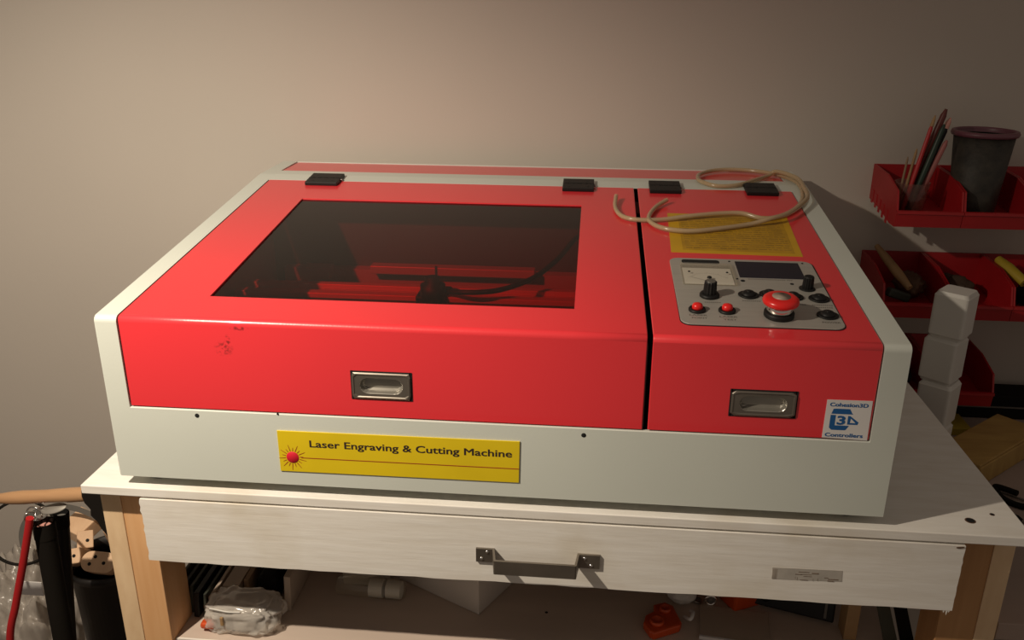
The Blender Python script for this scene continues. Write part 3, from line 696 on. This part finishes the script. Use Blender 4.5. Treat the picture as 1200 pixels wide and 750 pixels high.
MB_ = MB().lathe([(.0035, 0), (.0035, .006), (.0025, .008), (0, .008)], (1.030 + .006, .50, z2 + .038), n=12); tag(MB_.build('thumb_nut', 'brass'), 'tiny brass nut glinting above the topmost white box', 'nut')
sd = thing('screwdriver', 'screwdriver with a yellow handle in a second row bin at right', 'screwdriver', (1.15, .54, z2 + .01))
MB().tube([(1.128, .580, .112), (1.136, .560, .103), (1.150, .530, .090)], .010, n=12, rs=[.006, .0095, .0075]).build('grip', 'yellowp', sd)
MB().tube([(1.150, .530, .090), (1.170, .510, .070)], .003, n=8).build('shaft', 'steel', sd)
blob('coin_pouch', (1.168, .545, z2 + .020), (.022, .03, .013), 'rubber', 'small black pouch under the yellow screwdriver', 'pouch', 8, .2)
tag(MB().lathe([(.004, 0), (.0055, .002), (.004, .006), (0, .007)], (1.160, .508, z2 + .032), n=12).build('chrome_ball', 'chrome'), 'small shiny round fitting in front of the black pouch', 'fitting')
blob('cloth', (.985, .55, -.030 - .040), (.03, .04, .02), 'dark', 'dark cloth inside the bottom row bin beside the machine', 'cloth', 9, .2)

# ------------------------------------------------------------------ right-hand bench with its clutter
BZ = -.15
bt = thing('side_bench', 'lower grey brown side bench right of the white table', 'bench', (1.4, .33, ZF))
MB().box((.9555, .040, BZ - .022), (1.80, .618, BZ), bev=.001).build('bench_top', 'bench', bt)
for x in (1.30, 1.76):
    for y in (.07, .56): MB().box((x, y, ZF), (x + .04, y + .04, BZ - .022)).build('leg', 'brown', bt)
for k in range(4):
    lab = ['topmost white rounded plastic box of the stack, half in lamp light', 'second white rounded plastic box from the top of the stack', 'third white rounded plastic box from the top of the stack', 'lowest white plastic box of the stack, mostly behind the table edge'][k]
    if k == 0:
        b = MB(); s_, hh_ = .0226, .0662
        def ring(w_, z, r=.0045): return [(x, y, z) for x, y in rrect(-w_, -w_, w_, w_, r, 3)]
        R_ = [ring(s_ * .88, 0), ring(s_ * .90, .0022), ring(s_, .0050), ring(s_, .0610), ring(s_ * .96, .0618), ring(s_ * .90, .0645), ring(s_ * .86, hh_)]
        nn = len(R_[0]); vs_ = [p for r_ in R_ for p in r_]; fs_ = [(j * nn + k2, j * nn + (k2 + 1) % nn, (j + 1) * nn + (k2 + 1) % nn, (j + 1) * nn + k2) for j in range(len(R_) - 1) for k2 in range(nn)]
        fs_ += [tuple(range(nn - 1, -1, -1)), tuple((len(R_) - 1) * nn + k2 for k2 in range(nn))]
        b.add(vs_, fs_); wb = b.build('plastic_box', 'white', origin=(0, 0, 0)); o = wb
        dimple = lambda par: MB().lathe([(0, .0005), (.002, .0003), (.0024, 0)], (0, 0, 0), n=10, X=Matrix.Translation((.006, -.0227, .030)) @ Matrix.Rotation(PI / 2, 4, 'X')).build('dimple', 'greyink', par)
    else:
        o = wb.copy(); C.objects.link(o)
        if k == 1: dimple(o)
    o.location = (1.000 + (.0008, -.0010, .0004, 0)[k], .400 + (0, .002, -.001, 0)[k], BZ + (3 - k) * .0664); o.rotation_euler = (0, 0, (-.70, -.73, -.69, -.72)[k])
    tag(o, lab, 'box', 'white plastic boxes stacked beside the machine')
lb_ = MB(); lb_.box((1.066, .556, BZ), (1.46, .606, BZ + .042), bev=.003).box((1.07, .5552, BZ + .020), (1.455, .5562, BZ + .0225), mi=1)
tag(lb_.build('tool_case', ['rubber', 'greyink']), 'long flat black case against the wall on the side bench', 'case')
X = Matrix.Translation((1.075, .400, BZ)) @ Matrix.Rotation(math.radians(42), 4, 'Z')
wbx = thing('wooden_tray', 'brown wooden board box lying slanted on the side bench', 'tray', (1.075, .400, BZ))
MB(X).box((-.070, -.034, .0), (.110, .030, .032), bev=.0015).build('body', 'boxwood', wbx)
MB(X).box((-.072, -.0325, .0322), (.112, .0325, .0365), bev=.001).build('lid', 'boxwood', wbx)
tag(MB().box((1.045, .49, BZ), (1.10, .545, BZ + .012), bev=.001).build('notepad', 'yellowp'), 'small yellow pad between the wooden tray and the black case', 'notepad')
tag(MB().tube(catmull([(1.085, .300, BZ + .012), (1.066, .322, BZ + .008), (1.068, .296, BZ + .004), (1.090, .278, BZ + .0045), (1.13, .282, BZ + .006), (1.20, .300, BZ + .005), (1.30, .30, BZ + .005)], 8), .0042, n=10).build('cable', 'rubber'), 'thick black cable hooked round on the side bench', 'cable')
tag(MB().tube(catmull([(1.055, .33, BZ + .003), (1.10, .295, BZ + .003), (1.15, .262, BZ + .003), (1.22, .25, BZ + .003)], 8), .0016, n=8).build('cable', 'greyink'), 'thin grey wire beside the thick black cable', 'cable')
tl = thing('soldering_iron', 'dark rod shaped tool lying next to the table edge on the side bench', 'tool', (1.07, .25, BZ))
MB().tube([(1.032, .290, BZ + .006), (1.038, .280, BZ + .006), (1.062, .245, BZ + .006), (1.066, .240, BZ + .006)], .005, n=12, rs=[.004, .005, .005, .003]).build('grip', 'rubber', tl)
MB().tube([(1.066, .240, BZ + .006), (1.098, .195, BZ + .004)], .0022, n=8).build('shaft', 'gunmetal', tl)
tag(MB().lathe([(0, 0), (.026, 0), (.030, .006), (.028, .016), (.022, .018), (.020, .012), (0, .012)], (1.125, .230, BZ), n=28, mis=[0, 0, 0, 0, 0, 1]).build('tape_reel', ['rubber', mat('greenish_disc', (.05, .07, .05), .4)]), 'round black reel at the frame edge on the side bench', 'reel')
blob('drill_bit_case', (1.160, .275, BZ + .020), (.030, .028, .018), 'rubber', 'black bulky tool behind the round reel on the side bench', 'tool', 4, .15)

# ------------------------------------------------------------------ things on the lower shelf
shelf_before = set(bpy.data.objects)
e = .0004
def sheet(name, x0, x1, y0, h, mats, label, cat, tilt=0, group=None, y1=.30, r=.0):
    X = Matrix.Translation((x0, 0, SZ + e + (x1 - x0) * math.sin(tilt) + .0002)) @ Matrix.Rotation(tilt, 4, 'Y')
    return tag(MB(X).box((0, y0, 0), (x1 - x0, y1, h), bev=.0006).build(name, mats), label, cat, group)
GF = 'thin flat folders standing on the lower shelf'
for k, (x0, x1, y0, h, mt_, lab) in enumerate((
        (.0330, .0365, .016, .050, 'green', 'dark green card folder standing nearest the left table leg'),
        (.0400, .0445, .008, .044, 'black', 'black folder standing second from the left table leg'),
        (.0480, .0520, .014, .040, 'green', 'dark green folder standing third from the left table leg'),
        (.0555, .0620, .006, .036, 'black', 'thick black folder standing fourth from the left table leg'),
        (.0655, .0690, .010, .032, 'green', 'dark green folder right of the thick black folder'),
        (.0725, .0765, .008, .030, 'card', 'pale grey card standing right of the dark folders'))):
    sheet('folder', x0, x1, y0, h, mt_, lab, 'folder', .10, GF)
sheet('card_sleeve', .0810, .1010, .030, .030, 'card', 'wide grey brown card sleeve standing between folders and blue box', 'card', .06)
sheet('cardboard_strip', .1040, .1100, .040, .034, 'cardboard', 'brown cardboard strip standing left of the blue plastic box', 'cardboard', .05)
tag(MB().box((.1140, .085, SZ + e), (.1480, .20, SZ + .062), bev=.004).build('blue_box', 'bluep'), 'blue plastic box deep on the lower shelf under the drawer', 'box')
tag(MB().box((.1180, .045, SZ + e), (.1450, .082, SZ + .036), bev=.006).build('black_pouch', 'rubber'), 'small black pouch in front of the blue plastic box', 'pouch')
sheet('rail_strip', .1560, .1640, .030, .050, 'card', 'pale board standing on edge right of the blue plastic box', 'board', .05)
# clear bag bulging over the shelf edge
def crumpled(name, c, r, mats, label, cat, seed, amp=.35, kind=None, sub=5):
    bm = bmesh.new(); bmesh.ops.create_icosphere(bm, subdivisions=sub, radius=1)
    for v in bm.verts:
        p = v.co.copy(); n = noise.cell(p * 2.3 + Vector((seed, 0, 0))) * .25 + abs(noise.noise(p * 2.6 + Vector((seed * 3.1, 5, 0)))) + .5 * abs(noise.noise(p * 6 + Vector((seed, 2, 9))))
        q = p * (1 + amp * (n - .4)); v.co = Vector((c[0] + q.x * r[0], c[1] + q.y * r[1], max(c[2] + q.z * r[2], c[2] - r[2] * .82)))
    bmesh.ops.smooth_vert(bm, verts=bm.verts[:], factor=.4)
    b = MB(); b.bm(bm, 0, True); return tag(b.build(name, mats), label, cat, None, kind)
pb = thing('plastic_bag', 'clear plastic bag with packets bulging over the lower shelf edge', 'bag', (.105, -.002, SZ))
b = MB(); bm = bmesh.new(); bmesh.ops.create_icosphere(bm, subdivisions=5, radius=1)
for v in bm.verts:
    p = v.co.copy(); n = abs(noise.noise(p * 2.6 + Vector((3.1, 5, 0)))) + .5 * abs(noise.noise(p * 4 + Vector((1, 2, 9))))
    e_ = lambda t_: math.copysign(abs(t_) ** .6, t_); q = Vector((e_(p.x), e_(p.y), e_(p.z))) * (1 + .22 * (n - .4)); v.co = Vector((.120 + q.x * .046, .003 + q.y * .028, max(SZ + .018 + q.z * .021, SZ + .0008)))
b.bm(bm, 0, True); b.build('film', 'film', pb)
MB().box((.084, -.018, SZ + .004), (.108, .018, SZ + .032), bev=.007).build('packet', 'film', pb)
MB().box((.112, -.020, SZ + .004), (.138, .014, SZ + .033), bev=.007).build('packet', 'film', pb)
MB().tube(catmull([(.088, -.020, SZ + .037), (.100, -.023, SZ + .038), (.112, -.024, SZ + .037), (.126, -.022, SZ + .036)], 6), .0011, n=6).build('seal_strip', 'white', pb)
MB().box((.102, -.027, SZ + .018), (.106, -.024, SZ + .030), bev=.001).build('tab', 'tan', pb)
MB().box((.072, -.020, SZ + .005), (.090, -.008, SZ + .013), bev=.003).build('scrap', 'orange', pb)
# plastic-wrapped roll
pk = thing('wrapped_roll', 'white roll wrapped in clear plastic lying on the lower shelf', 'roll', (.255, .075, SZ))
MB().box((.208, .086, SZ + e), (.268, .104, SZ + .036), bev=.003).build('carton', 'whitebox', pk)
MB().tube([(.206, .070, SZ + .014), (.210, .070, SZ + .014), (.290, .066, SZ + .014), (.296, .066, SZ + .014)], .012, n=18, rs=[.008, .0132, .0132, .009]).build('wrapper', 'clear', pk)
MB().tube([(.250, .068, SZ + .014), (.268, .067, SZ + .014)], .0118, n=16).build('roll', 'white', pk)
MB().tube([(.272, .067, SZ + .014), (.291, .066, SZ + .014)], .0112, n=16).build('roll', 'white', pk)
# white carton with its corner to the front
X = Matrix.Translation((.3840, .0450, SZ + e)) @ Matrix.Rotation(math.radians(61.5), 4, 'Z')
wc = thing('white_carton', 'white carton on the lower shelf with its corner pointing forward', 'carton', (.384, .045, SZ))
MB(X).box((0, 0, 0), (.14, .19, .072), bev=.0012).build('carton_body', 'whitebox', wc)
MB(X).box((-.0006, .055, .044), (-.0001, .075, .0455)).build('printed_mark', 'greyink', wc)
# orange bracket
X = Matrix.Translation((.594, .050, SZ + e)) @ Matrix.Rotation(.55, 4, 'Z')
ob = MB(X); ob.prism([(-.026, -.014), (-.024, -.020), (.012, -.022), (.018, -.018), (.027, .012), (.022, .022), (.006, .024), (.0, .014), (-.014, .012), (-.024, .002)], 0, .011, axis=2, bev=.002)
ob.lathe([(.009, .010), (.0085, .0160), (.006, .0160), (.0055, .0115), (0, .0115)], (-.010, -.006, 0), n=20).lathe([(.0075, .010), (.007, .0165), (.005, .0165), (.0045, .0115), (0, .0115)], (.012, .008, 0), n=20)
tag(ob.build('orange_bracket', 'orange'), 'orange moulded plastic bracket lying on the lower shelf', 'bracket')
tag(MB().box((.668, .088, SZ + e), (.712, .135, SZ + .034), bev=.003, X=Matrix.Translation((.69, .11, 0)) @ Matrix.Rotation(.5, 4, 'Z') @ Matrix.Translation((-.69, -.11, 0))).build('orange_box', 'orange'), 'orange plastic box under the drawer beside the silver ring', 'box')
blob('foam_lump', (.622, .100, SZ + .0125), (.019, .018, .012), 'white', 'small white rounded foam lump behind the orange bracket', 'foam', 3, .08)
b = MB(); b.tube([(.655 + .0065 * math.cos(a * PI / 10), .090, SZ + .0105 + .0065 * math.sin(a * PI / 10)) for a in range(20)], .0018, n=8, close=True)
b.lathe([(.0050, -.001), (.0050, .001)], (0, 0, 0), n=16, X=Matrix.Translation((.655, .0905, SZ + .0105)) @ Matrix.Rotation(PI / 2, 4, 'X'), mi=1)
tag(b.build('ring', ['chrome', 'greyink']), 'silver washer ring standing beside the orange plastic box', 'ring')
tag(MB().tube([(.640 + .005 * math.cos(a * PI / 8), .098 + .004 * math.sin(a * PI / 8), SZ + .0025 + .0015 * math.sin(a * PI / 4)) for a in range(16)], .0016, n=8, close=True).build('wire_loop', 'gunmetal'), 'small dull wire loop left of the silver washer ring', 'wire')
tag(MB(Matrix.Translation((.665, .058, SZ + e)) @ Matrix.Rotation(-.12, 4, 'Z')).box((-.028, -.030, 0), (.055, .030, .003), bev=.0005).box((-.028, -.033, 0), (.055, -.030, .0045), mi=1).build('beige_plate', ['card', 'paper']), 'flat beige plate with a white edge lying on the shelf', 'plate')
tag(MB().tube(catmull([(.622, .062, SZ + .005), (.628, .052, SZ + .010), (.632, .062, SZ + .012), (.630, .072, SZ + .006)], 6), .0022, n=8).build('clip', 'paper'), 'bent pale clip lying left of the beige plate', 'clip')
bp_ = thing('equipment_box', 'black flat equipment box leaning under the right of the drawer', 'equipment', (.745, .08, SZ))
X = Matrix.Translation((.735, .085, SZ + .0055)) @ Matrix.Rotation(-.30, 4, 'Z') @ Matrix.Rotation(-.35, 4, 'X')
MB(X).box((-.045, .0, 0), (.062, .012, .080), bev=.002).build('panel_body', 'black', bp_)
MB(X).box((.050, -.0012, .004), (.053, .0, .075)).build('bright_strip', 'greyink', bp_)
MB(X).lathe([(.006, 0), (.005, .004), (0, .004)], n=14, X=Matrix.Translation((-.02, 0, .012)) @ Matrix.Rotation(PI / 2, 4, 'X')).build('knob', 'rubber', bp_)
tag(MB().box((.797, .045, SZ + e), (.812, .070, SZ + .085), bev=.001).build('wooden_upright', 'tan'), 'short wooden upright standing on the shelf right of the black equipment box', 'post')
for k, (x, lab) in enumerate(((.826, 'dark green strap hanging slanted beside the wooden upright'), (.845, 'black strap hanging slanted nearest the right table leg'))):
    tag(MB().prism([(x - .010, SZ + .080), (x + .004, SZ + .080), (x + .030, SZ + e), (x + .014, SZ + e)], .030 + k * .006, .034 + k * .006, axis=1).build('strap', ['green', 'rubber'][k]), lab, 'strap', 'straps under the right of the drawer')
tag(MB().tube([(.868 + .006 * math.cos(a * PI / 10), .026, SZ + .012 + .006 * math.sin(a * PI / 10)) for a in range(20)], .0016, n=8, close=True).build('key_ring', 'chrome'), 'small shiny key ring at the foot of the black strap', 'ring')

for o in set(bpy.data.objects) - shelf_before:
    if o.parent is None: o.location.x += (o.location.x - .498) * .067; o.location.y += .055
# ------------------------------------------------------------------ left of the table: bucket, blocks, tubes, handle, bag
bc = (-.229, .300)
bk = thing('black_bin', 'tall round black bin filled with drilled wooden blocks', 'bin', (bc[0], bc[1], ZF))
MB().lathe([(0, ZF), (.045, ZF), (.060, -.346), (.0635, -.344), (.0650, -.337), (.0635, -.331), (.0605, -.331), (.0580, -.346), (.044, ZF + .004), (0, ZF + .004)], (*bc, 0), n=48).build('bin_body', mat('bin_plastic', (.012, .010, .009), .45, var=.2), bk)
MB().lathe([(0, -.352), (.0575, -.352)], (*bc, 0), n=40).build('filling', 'block', bk)
def block(c, size, rot, holes, label, rounded=0):
    X = Matrix.Translation(c) @ Euler(rot).to_matrix().to_4x4(); sx, sy, sz = size
    root = thing('wooden_block', label, 'block', c, 'pale wooden blocks in the black bin')
    b = MB(X)
    if rounded: b.prism(rrect(-sx, -sz, sx, sz, min(sx, sz) * .96, 8), -sy, sy, axis=1, bev=.0008)
    else: b.box((-sx, -sy, -sz), (sx, sy, sz), bev=.0015)
    b.build('block_body', 'block', root)
    for hx, hz in holes:
        MB(X @ Matrix.Translation((hx, -sy - .0001, hz)) @ Matrix.Rotation(PI / 2, 4, 'X')).lathe([(0, .0001), (.0024, .0001), (.0028, -.0002)], n=12).build('hole_shade_disc', 'dark', root)  # thin dark disc on the surface, painted as the shade inside a drilled hole
    return root
block((-.300, .345, -.312), (.021, .022, .014), (.30, .15, -.35), [], 'largest wooden block sticking out at the back of the black bin')
block((-.272, .305, -.312), (.0115, .022, .0135), (-.70, .15, .55), [(.003, -.002)], 'wooden block with one hole in the middle of the black bin')
block((-.262, .268, -.314), (.0120, .020, .0115), (-.70, -.1, .25), [(.002, .0)], 'wooden block with one hole at the left rim of the black bin')
block((-.214, .252, -.310), (.0250, .016, .0150), (-.75, .12, .1), [(-.012, -.004), (-.006, .007), (.008, -.001)], 'rounded wooden block with three drilled holes at the front of the black bin', 1)
block((-.222, .325, -.310), (.020, .026, .014), (-.3, -.2, .8), [], 'wooden block half hidden behind the table leg in the black bin')
# dark cloth behind the left leg
b = MB(); pts_ = []
xs_ = [-.087, -.088, -.086, -.080, -.081, -.074, -.071, -.066, -.063]
for i in range(9): pts_.append((xs_[i], -.058 - i * .0085))
b.prism([(-.0375, -.058)] + pts_[::1] + [(-.0375, -.118)], .056, .062, axis=1)
tag(b.build('dark_cloth', 'rubber'), 'dark ragged cloth hanging behind the left table leg', 'cloth')
# turned wooden handle
hp = [(-.330, .0050), (-.300, .0052), (-.275, .0056), (-.252, .0058), (-.238, .0064), (-.224, .0078), (-.208, .0084), (-.192, .0080), (-.176, .0078), (-.160, .0084), (-.140, .0088), (-.126, .0086), (-.119, .0078), (-.1145, .0055), (-.1125, .002)]
H0 = Vector((-.1125, .115, -.1000)); dirn = Vector((-1, .0, -.118)).normalized()
b = MB().tube([H0 + dirn * (abs(x + .1125)) for x, _ in hp], .008, n=20, rs=[r * 1.08 for _, r in hp])
th = b.build('wooden_spindle', 'handlewood'); tag(th, 'turned varnished wooden spindle sticking out left of the table corner', 'spindle')
# metal fittings hanging under the handle
b = MB()
for c_, r_, ax in (((-.196, .112, -.133), .010, 0), ((-.186, .112, -.131), .008, 1), ((-.203, .112, -.138), .007, 2)):
    pts_ = []
    for a in range(20):
        u, v = r_ * math.cos(a * PI / 10), r_ * math.sin(a * PI / 10); pts_.append(Vector(c_) + (Vector((u, 0, v)) if ax == 0 else Vector((u, v * .6, v * .7)) if ax == 1 else Vector((u * .5, u * .8, v))))
    b.tube(pts_, .0011, n=6, close=True)
tag(b.build('wire_rings', 'chrome'), 'thin chrome wire rings hanging under the wooden spindle', 'rings')
MB_ = MB(Matrix.Translation((-.168, .112, -.1235)) @ Euler((.5, -.25, 0)).to_matrix().to_4x4()).lathe([(0, .001), (.013, .001), (.014, 0), (.013, -.001), (0, -.001)], n=28, sx=1.35, sy=.55)
tag(MB_.build('metal_tag', mat('matte_metal', (.30, .28, .25), .55, metal=.5)), 'oval grey metal tag right of the chrome rings under the spindle', 'tag')
# black tubes
def pipe(name, p0, p1, r, label, fill, mats='rubber'):
    root = thing(name, label, 'tube', p1, 'black tubes standing left of the table')
    p0, p1 = Vector(p0), Vector(p1); d = (p0 - p1).normalized()
    MB().tube([p1, p0], r, n=28, cap=False).tube([p1, p0], r * .88, n=28, cap=False).build('tube_wall', mats, root)
    MB().tube([p0 - d * .012, p0 - d * .008], r * .87, n=20).build('end_plug', fill, root)
    MB().tube([p0 - d * .022, p0 - d * .0005], r * 1.05, n=28, cap=False).build('collar', 'rubber', root)
    return root
pipe('black_tube', (-.192, .120, -.150), (-.218, .12, ZF), .0130, 'black tube with a pinkish stuffed end hanging by the red hose', 'pink')
pipe('black_tube', (-.202, .170, -.168), (-.290, .17, ZF), .0095, 'wider dark tube standing behind the black tube', 'hoop', 'black')
# red hose
tag(MB().tube(catmull([(-.190, .095, -.128), (-.197, .095, -.150), (-.214, .095, -.200), (-.236, .095, -.262), (-.257, .095, -.325), (-.275, .10, -.45), (-.285, .12, ZF + .006)], 8), .0048, n=12).build('red_hose', 'redtube'), 'thin red rubber hose running down at the far left', 'hose')
# hanging hoops
tag(MB().tube([(-.290 + .052 * math.cos(a * PI / 24), .20 + .02 * math.sin(a * PI / 24), -.226 + .040 * math.sin(a * PI / 24)) for a in range(48)], .0022, n=8, close=True).build('cable_loop', 'rubber'), 'thin black cable loop hanging left of the black tubes', 'cable')
b = MB(); n = 40; vs_, fs_ = [], []
for k in range(n + 1):
    a = PI * (.05 + 1.0 * k / n); 
    for wdt, z in ((.080, 0), (.072, 0), (.072, .003), (.080, .003)): vs_.append((-.315 + wdt * 1.1 * math.cos(a), .33 + .01 * z, -.345 + wdt * 1.0 * math.sin(a) + z))
for k in range(n):
    for q in range(4): fs_.append((4 * k + q, 4 * k + (q + 1) % 4, 4 * k + 4 + (q + 1) % 4, 4 * k + 4 + q))
b.add(vs_, fs_); tag(b.build('grey_band', 'hoop'), 'curved grey plastic band standing behind the cable loop', 'band')
# cloudy bag
bg = thing('rubbish_bag', 'cloudy crumpled plastic bag standing on the floor at the far left', 'bag', (-.39, .36, ZF))
b = MB(); bm = bmesh.new(); bmesh.ops.create_icosphere(bm, subdivisions=6, radius=1)
for v in bm.verts:
    p = v.co.copy(); n_ = abs(noise.noise(p * 2.2 + Vector((8.1, 5, 0)))) + .6 * abs(noise.noise(p * 6 + Vector((1, 4, 9)))) + .25 * abs(noise.noise(p * 14))
    q = p * (1 + .38 * (n_ - .4)); v.co = Vector((-.450 + q.x * .115, .40 + q.y * .10, max(ZF + .19 + q.z * .26, ZF + .001)))
b.bm(bm, 0, True); b.build('film', 'bag', bg)
blob_ = MB().box((-.385, .285, -.405), (-.345, .287, -.380), X=Matrix.Identity(4)); blob_.build('paper_label', 'paper', bg)
